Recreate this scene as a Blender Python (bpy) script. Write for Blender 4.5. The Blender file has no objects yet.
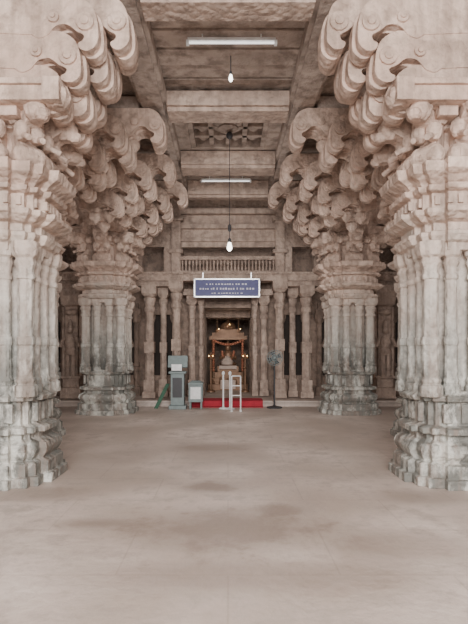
import bpy, bmesh, math, random
from mathutils import Vector, Matrix
random.seed(7)
S = bpy.context.scene

# ---------------------------------------------------------------- materials
def nodes(name):
    m = bpy.data.materials.new(name); m.use_nodes = True
    nt = m.node_tree; b = nt.nodes['Principled BSDF']
    return m, nt, b
def simple(name, col, rough=0.6, metal=0.0, emit=None, es=0.0):
    m, nt, b = nodes(name)
    tc = nt.nodes.new('ShaderNodeTexCoord'); n = nt.nodes.new('ShaderNodeTexNoise')
    n.inputs['Scale'].default_value = 9; n.inputs['Detail'].default_value = 4
    nt.links.new(tc.outputs['Object'], n.inputs['Vector'])
    r = nt.nodes.new('ShaderNodeValToRGB')
    r.color_ramp.elements[0].position = .3; r.color_ramp.elements[1].position = .7
    r.color_ramp.elements[0].color = [c*.85 for c in col]+[1]
    r.color_ramp.elements[1].color = [min(1, c*1.1) for c in col]+[1]
    nt.links.new(n.outputs['Fac'], r.inputs['Fac']); nt.links.new(r.outputs['Color'], b.inputs['Base Color'])
    b.inputs['Roughness'].default_value = rough; b.inputs['Metallic'].default_value = metal
    if emit:
        b.inputs['Emission Color'].default_value = list(emit)+[1]; b.inputs['Emission Strength'].default_value = es
    return m
def stone(name, c1, c2, c3, low=None, lowz=(1.4, 3.3), bump=.35, carve=0.0, rough=.8, streak=.5):
    m, nt, b = nodes(name); L = nt.links.new
    tc = nt.nodes.new('ShaderNodeNewGeometry')
    def noise(sc, det=6, ro=.6, vec=None):
        n = nt.nodes.new('ShaderNodeTexNoise'); n.inputs['Scale'].default_value = sc
        n.inputs['Detail'].default_value = det; n.inputs['Roughness'].default_value = ro
        L(vec or tc.outputs['Position'], n.inputs['Vector']); return n
    def ramp(src, p0, p1, c0, c1):
        r = nt.nodes.new('ShaderNodeValToRGB'); r.color_ramp.elements[0].position = p0; r.color_ramp.elements[1].position = p1
        r.color_ramp.elements[0].color = list(c0)+[1]; r.color_ramp.elements[1].color = list(c1)+[1]
        L(src, r.inputs['Fac']); return r
    n1 = noise(.9); n2 = noise(4.5); n3 = noise(22); n5 = noise(7, 5, .6)
    r = ramp(n1.outputs['Fac'], .38, .62, c1, c2)
    r2 = ramp(n2.outputs['Fac'], .44, .64, (0,0,0), (1,1,1))
    mx = nt.nodes.new('ShaderNodeMixRGB'); L(r2.outputs['Color'], mx.inputs['Fac'])
    L(r.outputs['Color'], mx.inputs['Color1']); mx.inputs['Color2'].default_value = list(c3)+[1]
    out = mx
    if low:
        sp = nt.nodes.new('ShaderNodeSeparateXYZ'); L(tc.outputs['Position'], sp.inputs[0])
        def zmask(z0, z1, amp):
            ad = nt.nodes.new('ShaderNodeMath'); ad.operation = 'MULTIPLY_ADD'; ad.inputs[1].default_value = amp; ad.inputs[2].default_value = -amp/2
            L(n1.outputs['Fac'], ad.inputs[0])
            a2 = nt.nodes.new('ShaderNodeMath'); L(sp.outputs['Z'], a2.inputs[0]); L(ad.outputs[0], a2.inputs[1])
            mr = nt.nodes.new('ShaderNodeMapRange'); mr.inputs['From Min'].default_value = z0
            mr.inputs['From Max'].default_value = z1; mr.inputs['To Min'].default_value = 1; mr.inputs['To Max'].default_value = 0
            L(a2.outputs[0], mr.inputs['Value']); return mr
        mr = zmask(lowz[0], lowz[1], 1.6)
        m2 = nt.nodes.new('ShaderNodeMixRGB'); L(mr.outputs[0], m2.inputs['Fac'])
        L(mx.outputs[0], m2.inputs['Color1'])
        r4 = ramp(n2.outputs['Fac'], .40, .60, [c*.60 for c in low], low); L(r4.outputs[0], m2.inputs['Color2'])
        out = m2
        mp = nt.nodes.new('ShaderNodeMapping'); mp.inputs['Scale'].default_value = (1,1,.5); L(tc.outputs['Position'], mp.inputs['Vector'])
        ns = noise(4, 7, .7, mp.outputs[0])
        rg = ramp(ns.outputs['Fac'], .42, .53, (0,0,0), (1,1,1))
        mg = zmask(1.1, 2.1, 1.0)
        mul = nt.nodes.new('ShaderNodeMath'); mul.operation = 'MULTIPLY'; L(rg.outputs[0], mul.inputs[0]); L(mg.outputs[0], mul.inputs[1])
        mul2 = nt.nodes.new('ShaderNodeMath'); mul2.operation = 'MULTIPLY'; mul2.inputs[1].default_value = .88; L(mul.outputs[0], mul2.inputs[0])
        m3 = nt.nodes.new('ShaderNodeMixRGB'); L(mul2.outputs[0], m3.inputs['Fac']); L(out.outputs[0], m3.inputs['Color1'])
        m3.inputs['Color2'].default_value = (.15,.15,.135,1); out = m3
    if streak:
        mp2 = nt.nodes.new('ShaderNodeMapping'); mp2.inputs['Scale'].default_value = (1,1,.12); L(tc.outputs['Position'], mp2.inputs['Vector'])
        nq = noise(6, 4, .6, mp2.outputs[0]); rq = ramp(nq.outputs['Fac'], .47, .63, (0,0,0), (streak,)*3)
        m4 = nt.nodes.new('ShaderNodeMixRGB'); L(rq.outputs[0], m4.inputs['Fac']); L(out.outputs[0], m4.inputs['Color1'])
        m4.inputs['Color2'].default_value = (.29,.215,.175,1); out = m4
    L(out.outputs[0], b.inputs['Base Color'])
    b.inputs['Roughness'].default_value = rough
    bp = nt.nodes.new('ShaderNodeBump'); bp.inputs['Strength'].default_value = bump; bp.inputs['Distance'].default_value = .03
    L(n3.outputs['Fac'], bp.inputs['Height'])
    b0 = nt.nodes.new('ShaderNodeBump'); b0.inputs['Strength'].default_value = .5; b0.inputs['Distance'].default_value = .08
    L(n5.outputs['Fac'], b0.inputs['Height']); L(b0.outputs[0], bp.inputs['Normal'])
    if carve:
        v = nt.nodes.new('ShaderNodeTexVoronoi'); v.inputs['Scale'].default_value = 11
        L(tc.outputs['Position'], v.inputs['Vector'])
        b2 = nt.nodes.new('ShaderNodeBump'); b2.inputs['Strength'].default_value = carve; b2.inputs['Distance'].default_value = .05
        b2.invert = True
        L(v.outputs['Distance'], b2.inputs['Height']); L(bp.outputs[0], b2.inputs['Normal'])
        L(b2.outputs[0], b.inputs['Normal'])
    else:
        L(bp.outputs[0], b.inputs['Normal'])
    return m
M_pil = stone('pillar_stone', (.55,.40,.325), (.70,.545,.455), (.39,.29,.235), low=(.67,.665,.61), carve=.5)
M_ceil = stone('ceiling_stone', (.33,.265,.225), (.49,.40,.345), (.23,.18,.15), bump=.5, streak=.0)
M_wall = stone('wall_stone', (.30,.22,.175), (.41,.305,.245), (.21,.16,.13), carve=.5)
M_scr = stone('screen_stone', (.45,.34,.28), (.57,.445,.37), (.31,.24,.20), carve=.5)
M_dark = simple('painted_niche_shade', (.05,.04,.035), .9)  # near-black colour standing for the shade inside the wall niches
M_gold = simple('old_brass', (.26,.15,.09), .5, .3)
M_wht = simple('white_paint', (.78,.79,.79), .4)
M_grey = simple('grey_green_metal', (.20,.25,.25), .5)
M_green = simple('green_board', (.035,.12,.07), .5)
M_blue = simple('sign_blue', (.055,.06,.20), .5)
M_txt = simple('sign_lettering', (.6,.6,.72), .5)
M_red = simple('red_cloth', (.42,.03,.05), .9)
M_black = simple('dark_metal', (.04,.04,.045), .5)
M_steel = simple('steel', (.6,.6,.6), .3, .8)
M_tube = simple('tube_glow', (.9,.9,.9), .4, 0, (1,.98,.95), 1.2)
M_bulb = simple('bulb_glow', (.9,.9,.85), .3, 0, (1,.96,.85), 5)
M_flame = simple('lamp_flame', (.9,.6,.2), .3, 0, (1,.6,.2), 8)
M_flower = simple('garland', (.50,.20,.12), .9)
M_cloth = simple('white_cloth', (.62,.50,.43), .9)

def floor_mat():
    m, nt, b = nodes('floor_worn_stone'); L = nt.links.new
    g = nt.nodes.new('ShaderNodeNewGeometry')
    def noise(sc, det=5, ro=.55):
        n = nt.nodes.new('ShaderNodeTexNoise'); n.inputs['Scale'].default_value = sc
        n.inputs['Detail'].default_value = det; n.inputs['Roughness'].default_value = ro
        L(g.outputs['Position'], n.inputs['Vector']); return n
    n1 = noise(.8); n2 = noise(3.2, 8, .7); n3 = noise(14)
    r = nt.nodes.new('ShaderNodeValToRGB'); r.color_ramp.elements[0].position = .4; r.color_ramp.elements[1].position = .6
    r.color_ramp.elements[0].color = (.45,.37,.32,1); r.color_ramp.elements[1].color = (.66,.565,.51,1)
    L(n1.outputs['Fac'], r.inputs['Fac'])
    r2 = nt.nodes.new('ShaderNodeValToRGB'); r2.color_ramp.elements[0].position = .44; r2.color_ramp.elements[1].position = .62
    r2.color_ramp.elements[1].color = (.8,.8,.8,1)
    L(n2.outputs['Fac'], r2.inputs['Fac'])
    mx = nt.nodes.new('ShaderNodeMixRGB'); L(r2.outputs[0], mx.inputs['Fac']); L(r.outputs[0], mx.inputs['Color1'])
    mx.inputs['Color2'].default_value = (.38,.315,.275,1)
    prev = mx
    br = nt.nodes.new('ShaderNodeTexBrick'); br.inputs['Scale'].default_value = 1
    br.inputs['Brick Width'].default_value = 1.5; br.inputs['Row Height'].default_value = .8
    br.inputs['Mortar Size'].default_value = .012; br.inputs['Mortar Smooth'].default_value = 1
    L(g.outputs['Position'], br.inputs['Vector'])
    mj = nt.nodes.new('ShaderNodeMixRGB'); mj.blend_type = 'MULTIPLY'
    mm = nt.nodes.new('ShaderNodeMath'); mm.operation = 'MULTIPLY'; mm.inputs[1].default_value = .25
    L(br.outputs['Fac'], mm.inputs[0]); L(mm.outputs[0], mj.inputs['Fac']); L(prev.outputs[0], mj.inputs['Color1'])
    mj.inputs['Color2'].default_value = (.4,.34,.3,1); prev = mj
    for (x, y, rx, ry, st) in [(.0,4.05,.9,.55,.9),(-.2,5.25,.32,.2,.9),(.5,4.5,.3,.18,.8),(-1.1,4.15,.4,.15,.7),(0.1,3.2,1.2,.28,.6),(1.3,3.7,.6,.3,.5),(-.2,7.4,.7,.35,.6),(-1.5,6.8,.5,.6,.45),(-2.0,5.0,.5,.3,.6),(2.0,4.9,.5,.3,.6)]:
        sub = nt.nodes.new('ShaderNodeVectorMath'); sub.operation = 'SUBTRACT'; sub.inputs[1].default_value = (x, y, 0)
        L(g.outputs['Position'], sub.inputs[0])
        dv = nt.nodes.new('ShaderNodeVectorMath'); dv.operation = 'DIVIDE'; dv.inputs[1].default_value = (rx, ry, 1)
        L(sub.outputs[0], dv.inputs[0])
        ln = nt.nodes.new('ShaderNodeVectorMath'); ln.operation = 'LENGTH'; L(dv.outputs[0], ln.inputs[0])
        a = nt.nodes.new('ShaderNodeMath'); a.operation = 'MULTIPLY_ADD'; a.inputs[1].default_value = 2.4; a.inputs[2].default_value = -1.2
        L(n2.outputs['Fac'], a.inputs[0])
        s = nt.nodes.new('ShaderNodeMath'); L(ln.outputs['Value'], s.inputs[0]); L(a.outputs[0], s.inputs[1])
        mr = nt.nodes.new('ShaderNodeMapRange'); mr.interpolation_type = 'SMOOTHSTEP'
        mr.inputs['From Min'].default_value = .3; mr.inputs['From Max'].default_value = 1.3
        mr.inputs['To Min'].default_value = st; mr.inputs['To Max'].default_value = 0
        L(s.outputs[0], mr.inputs['Value'])
        q = nt.nodes.new('ShaderNodeMixRGB'); L(mr.outputs[0], q.inputs['Fac']); L(prev.outputs[0], q.inputs['Color1'])
        q.inputs['Color2'].default_value = (.26,.20,.165,1); prev = q
    L(prev.outputs[0], b.inputs['Base Color'])
    b.inputs['Roughness'].default_value = .5
    bp = nt.nodes.new('ShaderNodeBump'); bp.inputs['Strength'].default_value = .35; bp.inputs['Distance'].default_value = .02
    L(n3.outputs['Fac'], bp.inputs['Height']); L(bp.outputs[0], b.inputs['Normal'])
    return m
M_floor = floor_mat()

# ---------------------------------------------------------------- mesh builder
class MB:
    def __init__(s): s.v = []; s.f = []; s.m = []; s.cur = 0
    def add(s, vs, fs):
        o = len(s.v); s.v += [tuple(v) for v in vs]; s.f += [tuple(i+o for i in f) for f in fs]; s.m += [s.cur]*len(fs)
    def box(s, x0, x1, y0, y1, z0, z1):
        s.add([(x0,y0,z0),(x1,y0,z0),(x1,y1,z0),(x0,y1,z0),(x0,y0,z1),(x1,y0,z1),(x1,y1,z1),(x0,y1,z1)],
              [(0,3,2,1),(4,5,6,7),(0,1,5,4),(1,2,6,5),(2,3,7,6),(3,0,4,7)])
    def loft(s, rings, cap=True):
        n = len(rings[0]); vs = [p for r in rings for p in r]; fs = []
        for k in range(len(rings)-1):
            for i in range(n):
                j = (i+1) % n
                fs.append((k*n+i, k*n+j, (k+1)*n+j, (k+1)*n+i))
        if cap: fs.append(tuple(range(n-1, -1, -1))); fs.append(tuple((len(rings)-1)*n+i for i in range(n)))
        s.add(vs, fs)
    def plan(s, cx, cy, pl, prof, sx=1, sy=1):
        s.loft([[(cx+p[0]*r*sx, cy+p[1]*r*sy, z) for p in pl] for z, r in prof])
    def lathe(s, cx, cy, prof, n=12, rot=0):
        pl = [(math.cos(2*math.pi*i/n+rot), math.sin(2*math.pi*i/n+rot)) for i in range(n)]
        s.plan(cx, cy, pl, prof)
    def ell(s, c, r, n=10):
        rings = []
        for k in range(1, 6):
            a = math.pi*k/6-math.pi/2
            rings.append([(c[0]+r[0]*math.cos(a)*math.cos(2*math.pi*i/n), c[1]+r[1]*math.cos(a)*math.sin(2*math.pi*i/n), c[2]+r[2]*math.sin(a)) for i in range(n)])
        s.loft(rings)
    def extr(s, prof, o, d, t):
        w = (-d[1], d[0])
        a = [(o[0]+d[0]*u-w[0]*t/2, o[1]+d[1]*u-w[1]*t/2, z) for u, z in prof]
        b = [(o[0]+d[0]*u+w[0]*t/2, o[1]+d[1]*u+w[1]*t/2, z) for u, z in prof]
        s.loft([a, b])
    def cyl(s, p, q, r, n=8):
        p = Vector(p); q = Vector(q); d = (q-p).normalized()
        u = d.orthogonal().normalized(); w = d.cross(u)
        s.loft([[tuple(c+u*r*math.cos(2*math.pi*i/n)+w*r*math.sin(2*math.pi*i/n)) for i in range(n)] for c in (p, q)])
    def obj(s, name, mats, bevel=0.0, parent=None, loc=(0,0,0)):
        me = bpy.data.meshes.new(name); me.from_pydata(s.v, [], s.f)
        for m in (mats if isinstance(mats, list) else [mats]): me.materials.append(m)
        me.polygons.foreach_set('material_index', s.m)
        bm = bmesh.new(); bm.from_mesh(me); bmesh.ops.recalc_face_normals(bm, faces=bm.faces); bm.to_mesh(me); bm.free()
        ob = bpy.data.objects.new(name, me); S.collection.objects.link(ob); ob.location = loc
        if bevel:
            b = ob.modifiers.new('bevel', 'BEVEL'); b.width = bevel; b.segments = 2; b.limit_method = 'ANGLE'; b.angle_limit = .6
        if parent: ob.parent = parent
        return ob
def empty(name, loc=(0,0,0)):
    e = bpy.data.objects.new(name, None); S.collection.objects.link(e); e.location = loc; return e

def smooth(pts, k=4):
    out = []
    for i in range(len(pts)-1):
        p0 = pts[max(i-1,0)]; p1 = pts[i]; p2 = pts[i+1]; p3 = pts[min(i+2, len(pts)-1)]
        for j in range(k):
            t = j/k
            out.append(tuple(.5*((2*p1[c])+(-p0[c]+p2[c])*t+(2*p0[c]-5*p1[c]+4*p2[c]-p3[c])*t*t+(-p0[c]+3*p1[c]-3*p2[c]+p3[c])*t**3) for c in (0,1)))
    out.append(pts[-1]); return out

STEP = [(1,-.45),(1,.45),(.86,.45),(.86,.72),(.72,.72),(.72,.86),(.45,.86),(.45,1),(-.45,1),(-.45,.86),(-.72,.86),(-.72,.72),(-.86,.72),(-.86,.45),(-1,.45),(-1,-.45),
        (-.86,-.45),(-.86,-.72),(-.72,-.72),(-.72,-.86),(-.45,-.86),(-.45,-1),(.45,-1),(.45,-.86),(.72,-.86),(.72,-.72),(.86,-.72),(.86,-.45)]
SQ = [(1,-1),(1,1),(-1,1),(-1,-1)]

def tier(mb, o, d, L, zt, h, t, droop=.2):
    """one corbel course: thick cyma nose that droops into a trunk-like curl, with pendant bud"""
    zb = zt-h; g = droop
    under = [(L-.06, zt-.02),(L+.04, zt-h*.25),(L+.10, zt-h*.6),(L+.12, zb-g*.25),(L+.10, zb-g*.75),(L+.02, zb-g*1.05),(L-.07, zb-g),
             (L-.10, zb-g*.7),(L-.05, zb-g*.55),(L-.04, zb-g*.3),(L-.12, zb-.02),(L-.22, zb+.05),(L-.34, zb+.03),(L-.42, zb-.06),(L-.52, zb-.10),(L-.6, zb-.06)]
    base = [(-.05, zb-.04),(-.05, zt),(L-.12, zt)]
    if L < .65: under = under[:-2]
    mb.extr(base+smooth(under, 3), o, d, t)
    rib = [(0.0, zb+.03),(0.0, zt-.01),(L-.08, zt-.01)]+[(u+.035, z-.02) for u, z in smooth(under, 3)]
    mb.extr(rib, o, d, t*.4)
    w = (-d[1], d[0])
    for sgn in (-1, 1):
        for (uu, zz, rr) in ((-.02, zb+h*.2, h*.28), (-.36, zb+h*.35, h*.18)):
            c = (o[0]+d[0]*(L+uu), o[1]+d[1]*(L+uu))
            q = lambda k: (c[0]+w[0]*sgn*k, c[1]+w[1]*sgn*k)
            a = q(t/2-.02); b2 = q(t/2+.03); b3 = q(t/2+.05)
            mb.cyl((a[0], a[1], zz), (b2[0], b2[1], zz), rr, 12)
            mb.cyl((a[0], a[1], zz), (b3[0], b3[1], zz), rr*.5, 8)
    x, y = o[0]+d[0]*(L-.43), o[1]+d[1]*(L-.43)
    zz = zb-.05
    mb.lathe(x, y, [(zz+.05,.12),(zz,.13),(zz-.04,.08),(zz-.08,.115),(zz-.15,.12),(zz-.22,.07),(zz-.28,.012)], 10)

def corbel(mb, o, d, R, t=.36, z0=4.45, z1=5.6, n=3, r0=.75, p=1.05):
    for i in range(n):
        f = (i+1)/n
        L = r0+(R-r0)*(f**p)
        zt = z0+(z1-z0)*f
        tier(mb, o, d, L, zt, (z1-z0)/n*.97, t*(1+.08*i), droop=(.14+.08*f)*(3/n)**.5)

def cluster(mb, o, d, R, z0=4.45, z1=5.6, n=3, t=.36, sp=.36, r0=.75):
    corbel(mb, o, d, R, t, z0, z1, n, r0)
    w = (-d[1], d[0])
    for s in (-1, 1):
        corbel(mb, (o[0]+w[0]*sp*s, o[1]+w[1]*sp*s), d, r0+(R-r0)*.62, t*.7, z0-.12, z1-.24, n, r0*.85)

def yali(mb, o, d, r0=.42, z0=3.5, z1=4.25, t=.26):
    H = z1-z0
    pr = [(r0-.15,z0),(r0+.12,z0),(r0+.24,z0+.12*H),(r0+.22,z0+.28*H),(r0+.12,z0+.4*H),(r0+.14,z0+.55*H),(r0+.28,z0+.66*H),(r0+.4,z0+.78*H),(r0+.46,z0+.9*H),(r0+.44,z1)]
    mb.extr([(r0-.15,z1)]+smooth(pr,3), o, d, t)
    P = lambda u, w, z: (o[0]+d[0]*u-d[1]*w, o[1]+d[1]*u+d[0]*w, z)
    for s in (-1,1):
        mb.ell(P(r0+.14, s*t*.5, z0+.17*H), (.10,.10,.13))
        mb.ell(P(r0+.16, s*t*.45, z0+.55*H), (.09,.09,.12))
        mb.cyl(P(r0+.14, s*t*.5, z0+.5*H), P(r0+.33, s*t*.42, z0+.38*H), .035)
        mb.ell(P(r0+.30, s*t*.4, z0+.86*H), (.06,.06,.07))
        mb.ell(P(r0+.05, s*t*.6, z0+.8*H), (.10,.10,.10))
    mb.ell(P(r0+.36, 0, z0+.78*H), (.14,.14,.12))
    mb.ell(P(r0+.46, 0, z0+.70*H), (.08,.08,.07))

def pier(cx, cy, hw, arms, z1=5.54, name='carved_stone_pillar', beam=0, extra=None, diag=True):
    mb = MB(); k = hw/.46
    mb.plan(cx, cy, STEP, [(0,.62*k),(.10,.62*k),(.11,.57*k),(.24,.57*k),(.27,.50*k),(.33,.54*k),(.39,.56*k),(.45,.54*k),(.50,.45*k),(.56,.45*k),(.57,.53*k),(.63,.53*k),(.66,.42*k),(.92,.42*k),(.93,.49*k),(.98,.51*k),(1.04,.40*k)])
    for s in (-1,1):
        for a in (-.2,0,.2):
            mb.box(cx+a*k-.05,cx+a*k+.05,cy+s*.42*k-.03,cy+s*.42*k+.03,.69,.90)
            mb.box(cx+s*.42*k-.03,cx+s*.42*k+.03,cy+a*k-.05,cy+a*k+.05,.69,.90)
    mb.plan(cx, cy, SQ, [(.9,.27*k),(2.75,.27*k)])
    r = .08*k
    def colonnette(x, y, r, n, rot):
        mb.lathe(x, y, [(.98,r*1.45),(1.10,r*1.45),(1.12,r*1.15),(1.16,r*1.3),(1.20,r*1.05),(1.55,r),(1.56,r*1.15),(1.60,r*1.18),(1.64,r*1.15),(1.65,r*.96),
                        (2.28,r*.92),(2.29,r*1.15),(2.33,r*1.15),(2.36,r*.95),(2.42,r*1.05),(2.47,r*1.3),(2.52,r*1.1),(2.55,r*1.5),(2.62,r*1.7),(2.7,r*1.7)], n, rot)
    e = .36*k
    for sx in (-1,1):
        for sy in (-1,1):
            colonnette(cx+sx*e, cy+sy*e, r*1.15, 8, math.pi/8)
    for a in (-.13*k, .13*k):
        for s in (-1,1):
            colonnette(cx+a, cy+s*e, r*.85, 12, 0); colonnette(cx+s*e, cy+a, r*.85, 12, 0)
    mb.plan(cx, cy, STEP, [(2.60,.46*k),(2.68,.47*k),(2.70,.52*k),(2.76,.56*k),(2.80,.56*k),(2.82,.48*k),(2.90,.48*k),(2.92,.56*k),(2.98,.66*k),(3.03,.67*k),(3.05,.53*k),
                             (3.22,.53*k),(3.24,.60*k),(3.29,.62*k),(3.31,.54*k),(3.35,.58*k),(3.42,.70*k),(3.52,.72*k),(3.56,.44*k)])
    nn = 9
    for i in range(nn):
        a = (-.44+.88*i/(nn-1))*k
        for s in (-1,1):
            rr = .53*(1 if abs(a) < .25*k else .86 if abs(a) < .385*k else .72)*k
            if abs(a) > .40*k: continue
            mb.box(cx+a-.028,cx+a+.028,cy+s*rr-.03,cy+s*rr+.03,3.09,3.19)
            mb.box(cx+s*rr-.03,cx+s*rr+.03,cy+a-.028,cy+a+.028,3.09,3.19)
    mb.plan(cx, cy, SQ, [(3.5,.34*k),(3.95,.30*k),(3.97,.38*k),(4.2,.38*k),(4.22,.33*k),(z1,.33*k)])
    for d in ((1,0),(-1,0),(0,1),(0,-1)):
        yali(mb, (cx,cy), d, .34*k)
    h = math.sqrt(.5)
    if diag:
        for d in ((h,h),(h,-h),(-h,h),(-h,-h)):
            yali(mb, (cx,cy), d, .46*k, 3.5, 4.2, .18)
    for a in arms:
        kw = a[3] if len(a) > 3 else {}
        (cluster if a[2] else corbel)(mb, (cx,cy), a[0], a[1], z1=z1, **kw)
    if beam:
        x2 = cx+beam
        mb.box(min(cx,x2), max(cx,x2), cy-.17, cy+.17, 4.24, 4.46)
        mb.box(min(cx,x2), max(cx,x2), cy-.20, cy+.20, 4.40, 4.46)
    if extra: extra(mb)
    return mb.obj(name, M_pil, bevel=.010)

for s in (-1,1):
    inn = (-s,0); out = (s,0)
    def ex_near(mb, s=s):
        # tie beam resting on the front lion brackets
        a, b = sorted((s*1.80, s*5.0))
        mb.box(a, b, 4.98, 5.24, 4.10, 4.26); mb.box(a, b, 4.94, 5.28, 4.25, 4.31)
        a, b = sorted((s*1.74, s*1.92)); mb.box(a, b, 4.93, 5.29, 4.08, 4.32)
        mb.ell((s*1.80, 5.11, 4.18), (.13,.15,.13))
        for xx in (2.35, 2.9): mb.box(s*xx-.1, s*xx+.1, 5.1, 5.6, 4.0, 4.2)
    pier(s*2.62, 5.72, .46, [(inn,1.38,1,dict(n=3,r0=.66,z0=4.34,t=.46,sp=.38)),(out,1.3,0,dict(n=3,z0=4.62)),((0,1),1.2,0)], beam=0, extra=ex_near)
    pier(s*3.50, 8.25, .46, [(inn,2.30,1,dict(t=.42)),(out,1.2,0),((0,1),1.2,0),((0,-1),1.0,0)])
    def ex_far(mb, s=s):
        mb.box(s*2.9-.22, s*2.9+.22, 9.7, 11.65, 4.6, 5.5)
        cluster(mb, (s*2.9, 9.95), (-s,0), 1.68, t=.32, z0=4.45, z1=5.5, n=3, r0=.5)
    pier(s*2.92, 11.65, .52, [(inn,1.80,1),(out,1.5,0),((0,1),1.4,0),((0,-1),1.6,0)], beam=s*2.3, extra=ex_far)
    for y in (5.72, 11.65):
        pier(s*5.9, y, .42, [(inn,1.3,0),((0,1),1.2,0),((0,-1),1.2,0)])

# ---------------------------------------------------------------- floor / platform
mb = MB(); mb.box(-8,8,-6,12.75,-.2,0); mb.obj('floor', M_floor)
mb = MB()
mb.box(-8,8,12.75,14.5,-.2,.14); mb.box(-8,8,12.70,12.9,.10,.16)
mb.box(-1.0,1.0,14.5,19,-.2,.15)
mb.obj('floor_platform', M_floor, .01)
mb = MB(); mb.box(-.98,.92,12.47,12.69,.002,.016); mb.box(-.98,.92,12.672,12.69,.002,.175); mb.box(-.98,.92,12.672,13.22,.163,.178); mb.obj('red_carpet', M_red)

# ---------------------------------------------------------------- ceiling
mb = MB()
Zc = 5.82
y = 1.0
while y < 13.6:
    if not (8.35 < y+.2 < 10.3):
        dz = random.choice((0,.05,.12)) ; mb.box(-1.6,1.6,y+.035,y+.40,Zc+dz,6.2)
    y += .42
mb.box(-1.6,1.6,-3,14,6.15,6.25)
for s in (-1,1):
    a, b = sorted((s*1.5, s*4.3))
    y = -3
    while y < 13.9:
        mb.box(a,b,y+.015,y+.48,5.78+random.choice((0,.03)),6.0); y += .5
    a, b = sorted((s*4.3, s*8)); mb.box(a,b,-3,14,5.76,6.0)
x0,x1,ya,yb = -.78,.78,8.55,10.3
mb.box(-1.1,x0,ya,yb,5.80,6.1); mb.box(x1,1.1,ya,yb,5.80,6.1)
mb.box(x0,x1,ya,ya+.1,5.80,6.1); mb.box(x0,x1,yb-.1,yb,5.80,6.1)
mb.box(x0,x0+.1,ya,yb,5.82,6.1); mb.box(x1-.1,x1,ya,yb,5.82,6.1)
cy = (ya+yb)/2
for k in range(1,4):
    xx = x0+.1+(x1-x0-.2)*k/4; mb.box(xx-.05,xx+.05,ya+.1,yb-.1,5.86,6.1)
    yy = ya+.1+(yb-ya-.2)*k/4; mb.box(x0+.1,x1-.1,yy-.05,yy+.05,5.86,6.1)
for i in range(4):
    for j in range(4):
        mb.lathe(x0+.1+(x1-x0-.2)*(i+.5)/4, ya+.1+(yb-ya-.2)*(j+.5)/4, [(6.15,.13),(5.96,.13),(5.90,.06),(5.88,.02)], 10)
mb.lathe(0, cy, [(6.1,.3),(5.90,.3),(5.86,.2),(5.83,.2),(5.80,.08),(5.79,.03)], 16)
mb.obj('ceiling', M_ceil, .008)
ti = 1
for s in (-1,1):
    mb = MB()
    a, b = sorted((s*1.02, s*1.5)); mb.box(a,b,-3,13.2,5.62,5.80)
    a, b = sorted((s*1.08, s*1.44)); mb.box(a,b,-3,13.2,5.56,5.62)
    mb.obj('trim_%d'%ti, M_ceil, .008); ti += 1
    for yy in (3,5.72,8.25,11.65):
        mb = MB(); a, b = sorted((s*1.5, s*8)); mb.box(a,b,yy-.2,yy+.2,5.56,5.76)
        mb.obj('trim_%d'%ti, M_ceil, .008); ti += 1
for (y0,y1,zb) in ((5.5,5.95,5.60),(7.95,8.5,5.56),(10.35,10.95,5.52),(12.15,12.5,5.45)):
    mb = MB(); mb.box(-1.02,1.02,y0,y1,zb,5.8); mb.box(-1.02,1.02,y0+.06,y1-.06,zb-.07,zb)
    mb.obj('trim_%d'%ti, M_scr, .008); ti += 1

# ---------------------------------------------------------------- walls
Yw = 14.45
mb = MB()
mb.box(-8,-.72,Yw,Yw+.5,0,6.2); mb.box(.72,8,Yw,Yw+.5,0,6.2); mb.box(-.72,.72,Yw,Yw+.5,2.75,6.2)
for s in (-1,1):
    for k,(a,b,yy) in enumerate(((.70,.80,14.25),(.80,.92,14.3),(.92,1.06,14.36))):
        p,q = sorted((s*a,s*b)); mb.box(p,q,yy,Yw+.05,.1,2.78+.1*k)
for k in range(3): mb.box(-.8-.12*k,.8+.12*k,14.25+.05*k,Yw+.05,2.75+.1*k,2.85+.1*k)
def figure(mb, x, yy, z, q=1.0):
    mb.ell((x,yy,z+.95*q),(.17*q,.12*q,.26*q)); mb.ell((x,yy-.02,z+1.34*q),(.10*q,.10*q,.12*q)); mb.lathe(x,yy-.02,[(z+1.42*q,.1*q),(z+1.55*q,.07*q),(z+1.66*q,.02*q)],8)
    mb.ell((x,yy,z+.72*q),(.18*q,.13*q,.13*q))
    for e in (-1,1):
        mb.cyl((x+e*.08*q,yy,z),(x+e*.09*q,yy,z+.8*q),.07*q); mb.cyl((x+e*.17*q,yy,z+1.12*q),(x+e*.28*q,yy-.05,z+.85*q),.045*q); mb.cyl((x+e*.28*q,yy-.05,z+.85*q),(x+e*.2*q,yy-.11,z+1.05*q),.04*q)
NX = (1.95,3.1,4.3,5.3,6.4)
for s in (-1,1):
    for xc in NX:
        x = s*xc
        for e in (-.36,.36):
            mb.lathe(x+e, Yw-.06, [(.1,.13),(.4,.13),(.42,.09),(1.0,.085),(1.02,.11),(1.1,.11),(1.12,.08),(2.3,.08),(2.35,.12),(2.45,.15),(2.6,.16)], 8, math.pi/8)
        mb.box(x-.5,x+.5,Yw-.2,Yw,2.55,2.72); mb.box(x-.42,x+.42,Yw-.16,Yw,2.72,2.9)
        mb.box(x-.3,x+.3,Yw-.22,Yw,.1,.75)
        if xc > 2: figure(mb, x, Yw-.06, .75)
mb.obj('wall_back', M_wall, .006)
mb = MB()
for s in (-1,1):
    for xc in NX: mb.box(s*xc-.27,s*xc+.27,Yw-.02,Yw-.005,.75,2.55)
mb.obj('trim_niche_shade_panel', M_dark)  # flat dark sheets on the solid wall, niche shade painted as colour
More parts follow.
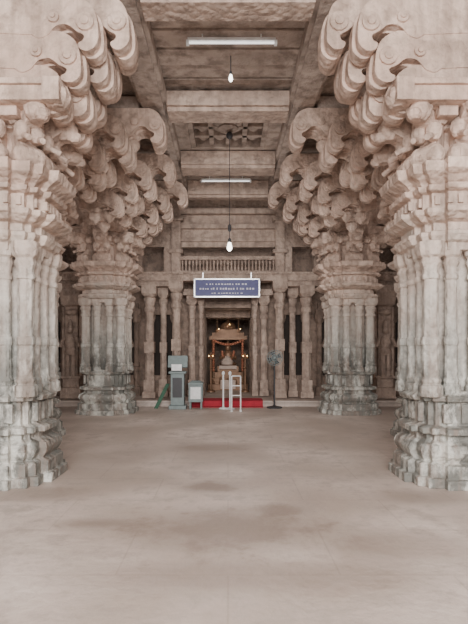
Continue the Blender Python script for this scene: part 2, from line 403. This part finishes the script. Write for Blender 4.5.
for s,nm in ((-1,'left'),(1,'right')):
    mb = MB(); x = s*8
    a,b = sorted((x,x+s*.4))
    mb.box(a,b,-3,15,0,6.2)
    for k in range(6):
        yy = 2+k*2.1; p,q = sorted((x,x-s*.15)); mb.box(p,q,yy-.25,yy+.25,0,5.6); mb.box(p,q,yy-.35,yy+.35,0,.5)
    mb.obj('wall_'+nm, M_wall)

# ---------------------------------------------------------------- screen in front of the shrine
mb = MB()
def slim(x, y, z0, z1, r):
    H = z1-z0; P = lambda f: z0+H*f
    mb.plan(x, y, SQ, [(P(0),r*1.5),(P(.05),r*1.5),(P(.06),r*1.25),(P(.16),r*1.25)])
    mb.lathe(x, y, [(P(.16),r*1.1),(P(.40),r*1.05)], 8, math.pi/8)
    mb.plan(x, y, SQ, [(P(.40),r*1.12),(P(.50),r*1.12)])
    mb.lathe(x, y, [(P(.50),r),(P(.76),r*.95),(P(.77),r*1.2),(P(.80),r*1.25),(P(.82),r),(P(.86),r*1.35),(P(.89),r*1.45),(P(.90),r*1.1)], 12)
    mb.plan(x, y, SQ, [(P(.90),r*1.1),(P(.93),r*1.7),(P(1),r*1.7)])
Yc = 13.5
for s in (-1,1):
    slim(s*1.45, Yc, .16, 3.45, .12)
    for x in (2.2,5.1,5.9,6.8): slim(s*x, Yc, .16, 3.3, .12)
    slim(s*1.86, Yc+.35, .16, 3.3, .09)
    slim(s*1.05, Yc+.55, .16, 3.1, .09); slim(s*.78, Yc+.45, .16, 3.1, .06)
    x = s*4.35
    mb.plan(x, Yc, SQ, [(.16,.28),(.45,.28),(.47,.22),(.7,.22),(.72,.26),(.78,.26),(.8,.17),(2.7,.17),(2.75,.26),(2.95,.28),(3.3,.3)])
    figure(mb, x, Yc-.24, .78, .95)
    for e in (-1,1): mb.cyl((x+e*.24,Yc-.1,.78),(x+e*.24,Yc-.1,2.7),.045)
    mb.ell((x,Yc-.2,2.55),(.2,.12,.1))
mb.box(-7.9,7.9,Yc-.2,Yc+.2,3.42,3.60); mb.box(-7.9,7.9,Yc-.26,Yc+.24,3.60,3.66)
mb.box(-7.9,-1.5,Yc-.12,Yc+.12,3.28,3.42); mb.box(1.5,7.9,Yc-.12,Yc+.12,3.28,3.42)
mb.box(-1.3,1.3,Yc+.3,Yc+.7,3.08,3.25)
mb.box(-1.35,1.35,Yc-.1,Yc+.1,3.66,3.72); mb.box(-1.35,1.35,Yc-.1,Yc+.1,4.02,4.12)
for i in range(27):
    x = -1.28+2.56*i/26
    mb.lathe(x, Yc, [(3.7,.025),(3.8,.035),(3.87,.02),(3.95,.033),(4.04,.025)], 6)
mb.obj('carved_stone_screen', M_scr, .005)
mb = MB()
mb.box(-1.32,1.32,Yc+.05,Yc+.3,4.40,5.8); mb.box(-1.32,1.32,Yc-.02,Yc+.3,4.55,4.66); mb.box(-1.32,1.32,Yc-.08,Yc+.3,4.9,5.03); mb.box(-1.32,1.32,Yc-.14,Yc+.3,5.3,5.45)
for s in (-1,1):
    mb.box(s*1.45-.13,s*1.45+.13,Yc-.13,Yc+.13,3.67,5.78)
    mb.box(s*1.45-.2,s*1.45+.2,Yc-.2,Yc+.2,4.2,4.3); mb.box(s*1.45-.2,s*1.45+.2,Yc-.2,Yc+.2,5.1,5.2)
    a,b = sorted((s*1.58,s*7.9)); mb.box(a,b,Yc,Yc+.2,4.4,5.78)
    for k in range(8): mb.box(s*(1.7+k*.8)-.1,s*(1.7+k*.8)+.1,Yc-.05,Yc+.2,3.67,4.45)
mb.obj('trim_clerestory', M_scr, .005)
mb = MB(); mb.box(-.92,.86,Yc-.38,Yc-.32,2.95,3.44)
mb.cur = 1
for (a,b,c,d) in ((-.92,.86,3.42,3.45),(-.92,.86,2.94,2.97),(-.93,-.90,2.94,3.45),(.84,.87,2.94,3.45)): mb.box(a,b,Yc-.40,Yc-.32,c,d)
mb.cur = 2
for row,(z,h,a,b) in enumerate(((3.28,.045,-.6,.55),(3.15,.055,-.78,.72),(3.04,.03,-.45,.4))):
    x = a
    while x < b:
        w = random.uniform(.03,.06); mb.box(x,x+w,Yc-.385,Yc-.375,z,z+h*random.uniform(.7,1)); x += w+random.choice((.02,.03,.06))
mb.cur=1
mb.box(-.7,-.67,Yc-.36,Yc-.27,3.43,3.62); mb.box(.62,.65,Yc-.36,Yc-.27,3.43,3.62)
mb.obj('temple_signboard', [M_blue, M_steel, M_txt])

# ---------------------------------------------------------------- shrine chamber
mb = MB()
mb.box(-1.3,-1.1,14.9,19,0,3.6); mb.box(1.1,1.3,14.9,19,0,3.6); mb.box(-1.3,1.3,18.9,19.1,0,3.6); mb.box(-1.3,1.3,14.9,19,3.4,3.6)
for k,yy in enumerate((15.6,16.5)):
    for s in (-1,1): mb.box(s*.85-.12,s*.85+.12,yy-.1,yy+.1,.1,2.7)
    mb.box(-1.1,1.1,yy-.1,yy+.1,2.55,2.8)
mb.obj('wall_shrine_chamber', M_wall)
e = empty('deity_shrine', (0,16.6,0))
mb = MB()
for k in range(4): mb.box(-.66+.1*k,.66-.1*k,-.55+.12*k,.5,.15+.2*k,.35+.2*k)
for s in (-1,1): mb.lathe(s*.5,0,[(.35,.08),(.6,.05),(1.7,.045),(1.75,.09),(1.85,.09)],10)
mb.box(-.65,.65,-.15,.25,1.85,1.98); mb.box(-.55,.55,-.12,.2,1.98,2.1); mb.box(-.4,.4,-.1,.15,2.1,2.22)
mb.lathe(0,0,[(2.22,.26),(2.3,.28),(2.42,.2),(2.5,.06),(2.62,.02)],12)
for i in range(9):
    x = -.5+i*.125; k = i%3
    mb.lathe(x,-.48+.1*(i%2),[(.35,.03),(.38,.05),(.44,.055),(.48,.03),(.5,.045),(.52+.05*k,.01)],8)
mb.obj('brass_canopy', M_gold, .01, e)
mb = MB(); mb.ell((0,0,1.25),(.17,.12,.26)); mb.ell((0,-.02,1.56),(.1,.1,.12)); mb.lathe(0,0,[(1.62,.1),(1.72,.07),(1.82,.02)],10)
mb.ell((0,-.02,1.02),(.3,.2,.1))
for s in (-1,1): mb.cyl((s*.16,0,1.42),(s*.27,-.08,1.2),.045); mb.cyl((s*.27,-.08,1.2),(s*.12,-.2,1.25),.04)
mb.obj('deity_figure', M_gold, 0, e)
mb = MB()
for s in (-1,1):
    for k in range(14):
        t = k/13; mb.ell((s*.2*math.cos(t*math.pi/2), -.13-.03*math.sin(t*3), 1.45-.42*t), (.04,.04,.04), 6)
    for k in range(12): mb.ell((s*.5, -.1, 1.8-.09*k), (.05,.05,.05), 6)
for k in range(13): mb.ell((-.5+k/12, -.18, 1.83-.14*math.sin(k/12*math.pi)), (.05,.05,.05), 6)
mb.obj('flower_garland', M_flower, 0, e)
mb = MB(); mb.box(-.25,.25,-.62,-.56,.2,.5); mb.box(-.3,.3,-.3,-.25,.85,.97)
mb.lathe(-.03,-.12,[(1.0,.2),(1.1,.21),(1.22,.14),(1.3,.05)],10); mb.obj('altar_cloth', M_cloth, .01, e)
for s in (-1,1):
    mb = MB(); mb.lathe(s*.55,15.4,[(.15,.14),(.2,.13),(.25,.04),(.9,.03),(.92,.07),(.95,.03),(1.2,.03),(1.22,.12),(1.27,.13),(1.3,.03),(1.42,.015)],14)
    mb.cur = 1
    for i in range(4): mb.ell((s*.55+.09*math.cos(i*1.57+.8),15.4+.09*math.sin(i*1.57+.8),1.31),(.010,.010,.025),6)
    mb.obj('brass_oil_lamp', [M_gold, M_flame])
for x,z in ((-.35,2.15),(0,2.3),(.35,2.15)):
    mb = MB(); mb.cyl((x,15.6,z),(x,15.6,2.56),.008,5); mb.lathe(x,15.6,[(z-.08,.01),(z-.05,.06),(z,.07),(z+.02,.02),(z+.05,.01)],10)
    mb.cur = 1; mb.ell((x+.05,15.55,z+.03),(.012,.012,.025),6)
    mb.obj('hanging_oil_lamp', [M_gold, M_flame])

# ---------------------------------------------------------------- small furniture by the entrance
e = empty('information_kiosk', (-1.28,12.25,0))
mb = MB(); mb.box(-.22,.22,-.18,.18,0,.10); mb.box(-.17,.17,-.14,.14,.10,.92); mb.box(-.22,.22,-.18,.18,.90,.96); mb.obj('cabinet', M_grey, .015, e)
mb = MB(); mb.box(-.04,.04,0,.06,.96,1.1); mb.add([(-.25,-.08,1.06),(.25,-.08,1.06),(.25,.02,1.04),(-.25,.02,1.04),(-.25,.02,1.36),(.25,.02,1.36),(.25,.10,1.34),(-.25,.10,1.34)],[(0,3,2,1),(4,5,6,7),(0,1,5,4),(1,2,6,5),(2,3,7,6),(3,0,4,7)]); mb.obj('screen_head', M_grey, .012, e)
mb = MB(); mb.box(-.14,.12,-.195,-.182,.98,1.14); mb.obj('paper_notice', M_wht, 0, e)
mb = MB(); mb.box(-.12,.12,-.148,-.14,.3,.8); mb.obj('door_panel', M_black, 0, e)
mb = MB(); mb.add([(-.10,0,0),(.0,0,0),(.28,.25,.62),(.18,.25,.62),(-.10,.03,0),(.0,.03,0),(.28,.28,.62),(.18,.28,.62)],[(0,1,2,3),(4,7,6,5),(0,4,5,1),(1,5,6,2),(2,6,7,3),(3,7,4,0)])
mb.obj('green_notice_board', M_green, 0, None, (-1.80,12.3,0))
e = empty('donation_box', (-.82,12.28,0))
mb = MB()
for a in (-.14,.14):
    for b in (-.12,.12): mb.box(a-.02,a+.02,b-.02,b+.02,0,.2)
mb.box(-.18,.18,-.15,.15,.18,.62); mb.plan(0,0,SQ,[(.62,.19),(.66,.19),(.72,.1)]); mb.obj('steel_body', M_grey, .01, e)
mb = MB(); mb.box(-.13,.13,-.158,-.15,.26,.56); mb.obj('label', M_wht, 0, e)
mb = MB(); mb.box(-.05,.05,-.02,.02,.715,.725); mb.obj('slot', M_black, 0, e)
# barrier frame and a slim stanchion post
mb = MB()
for a in (-.11,.11): mb.cyl((a,0,0.02),(a,0,.86),.017); mb.box(a-.025,a+.025,-.15,.15,0,.03)
for z in (.86,.62,.38): mb.cyl((-.11,0,z),(.11,0,z),.014)
mb.obj('queue_barrier', M_wht, 0, None, (.20,11.8,0))
for x,y in ((-.12,12.25),(.05,12.2)):
    mb = MB(); mb.lathe(0,0,[(0,.12),(.02,.12),(.04,.04),(.06,.022),(.86,.022),(.88,.04),(.93,.04),(.96,.015)],14)
    mb.obj('stanchion_post', M_wht, 0, None, (x,y,0))
e = empty('pedestal_fan', (1.2,12.42,0))
mb = MB(); mb.lathe(0,0,[(0,.2),(.03,.2),(.06,.05),(.08,.025),(1.15,.02)],16); mb.ell((0,0.04,1.3),(.07,.1,.07)); mb.obj('stand', M_black, 0, e)
mb = MB()
for rr in (.08,.14,.2):
    for i in range(20):
        a,b = 2*math.pi*i/20, 2*math.pi*(i+1)/20
        mb.cyl((rr*math.cos(a),-.1,1.3+rr*math.sin(a)),(rr*math.cos(b),-.1,1.3+rr*math.sin(b)),.008,5)
for i in range(16):
    a = 2*math.pi*i/16; mb.cyl((0,-.12,1.3),(.2*math.cos(a),-.1,1.3+.2*math.sin(a)),.005,4)
mb.obj('cage', M_grey, 0, e)
mb = MB()
for i in range(4):
    a = i*math.pi/2+.4; c,s_ = math.cos(a), math.sin(a)
    mb.loft([[(c*u-s_*w, -.06+w*.3, 1.3+s_*u+c*w) for u,w in ((.04,-.03),(.17,-.07),(.17,.07),(.04,.03))],[(c*u-s_*w, -.05+w*.3, 1.3+s_*u+c*w) for u,w in ((.04,-.03),(.17,-.07),(.17,.07),(.04,.03))]])
mb.obj('blades', M_black, 0, e)

# ---------------------------------------------------------------- light fixtures
for (x,y,z) in ((.05,6.55,5.70),(-.05,11.75,5.64)):
    e = empty('fluorescent_tube_light', (x,y,z))
    mb = MB(); mb.box(-.6,.6,-.03,.03,.01,.05); mb.box(-.62,-.58,-.025,.025,-.04,.02); mb.box(.58,.62,-.025,.025,-.04,.02)
    mb.cyl((-.4,0,.04),(-.4,0,.11),.01); mb.cyl((.4,0,.04),(.4,0,.11),.01); mb.obj('batten', M_wht, 0, e)
    mb = MB(); mb.cyl((-.58,0,-.01),(.58,0,-.01),.014,10); mb.obj('tube', M_tube, 0, e)
def pendant(x,y,zt,zb,s=1,rose=False):
    e = empty('hanging_bulb', (x,y,0))
    mb = MB(); mb.cyl((0,0,zb+.1*s),(0,0,zt),.007,6); mb.lathe(0,0,[(zb+.09*s,.035*s),(zb+.15*s,.03*s),(zb+.18*s,.012)],10)
    if rose: mb.lathe(0,0,[(5.64,.02),(5.67,.06),(5.72,.07),(5.77,.04)],12); mb.lathe(0,0,[(zb+.3,.012),(zb+.33,.035),(zb+.42,.035),(zb+.45,.012)],8)
    mb.obj('cord', M_black, 0, e)
    mb = MB(); mb.lathe(0,0,[(zb-.08*s,.01),(zb-.065*s,.035*s),(zb-.02*s,.055*s),(zb+.03*s,.045*s),(zb+.09*s,.03*s)],12); mb.obj('bulb', M_bulb, 0, e)
pendant(.04,7.0,5.79,5.46,.6)
pendant(.03,9.42,5.77,3.52,1,True)

# ---------------------------------------------------------------- lighting
w = bpy.data.worlds.new('sky'); S.world = w; w.use_nodes = True
bg = w.node_tree.nodes['Background']; bg.inputs['Color'].default_value = (1,.985,.97,1); bg.inputs['Strength'].default_value = 1.35
def area(name, loc, rot, sx, sy, p, col=(1,.965,.94)):
    l = bpy.data.lights.new(name,'AREA'); l.shape='RECTANGLE'; l.size=sx; l.size_y=sy; l.energy=p; l.color=col
    o = bpy.data.objects.new(name,l); S.collection.objects.link(o); o.location=loc; o.rotation_euler=rot; return o
area('daylight_entrance', (0,-3.5,4.0), (math.radians(74),0,0), 6, 3, 1350)
for s in (-1,1):
    area('side_fill_light', (s*7.5,7.5,3.4), (0,math.radians(90)*s,0), 3.0, 6, 90)  # added soft fill in the aisles; the side walls have no opening
l = bpy.data.lights.new('nave_lamp','POINT'); l.energy=90; l.shadow_soft_size=.25; l.color=(1,.96,.92)
o = bpy.data.objects.new('nave_lamp',l); S.collection.objects.link(o); o.location=(0,9.6,3.1)
l = bpy.data.lights.new('shrine_lamp','POINT'); l.energy=6; l.shadow_soft_size=.1; l.color=(1,.85,.7)
o = bpy.data.objects.new('shrine_lamp',l); S.collection.objects.link(o); o.location=(0,15.2,2.0)

# ---------------------------------------------------------------- camera
c = bpy.data.cameras.new('camera'); co = bpy.data.objects.new('camera', c); S.collection.objects.link(co)
co.location = (0,0,1.5); co.rotation_euler = (math.radians(90),0,0)
c.sensor_width = 36; c.lens = 480/624*36; c.shift_y = 38/624; c.shift_x = 6/624; c.clip_start=.05
S.camera = co
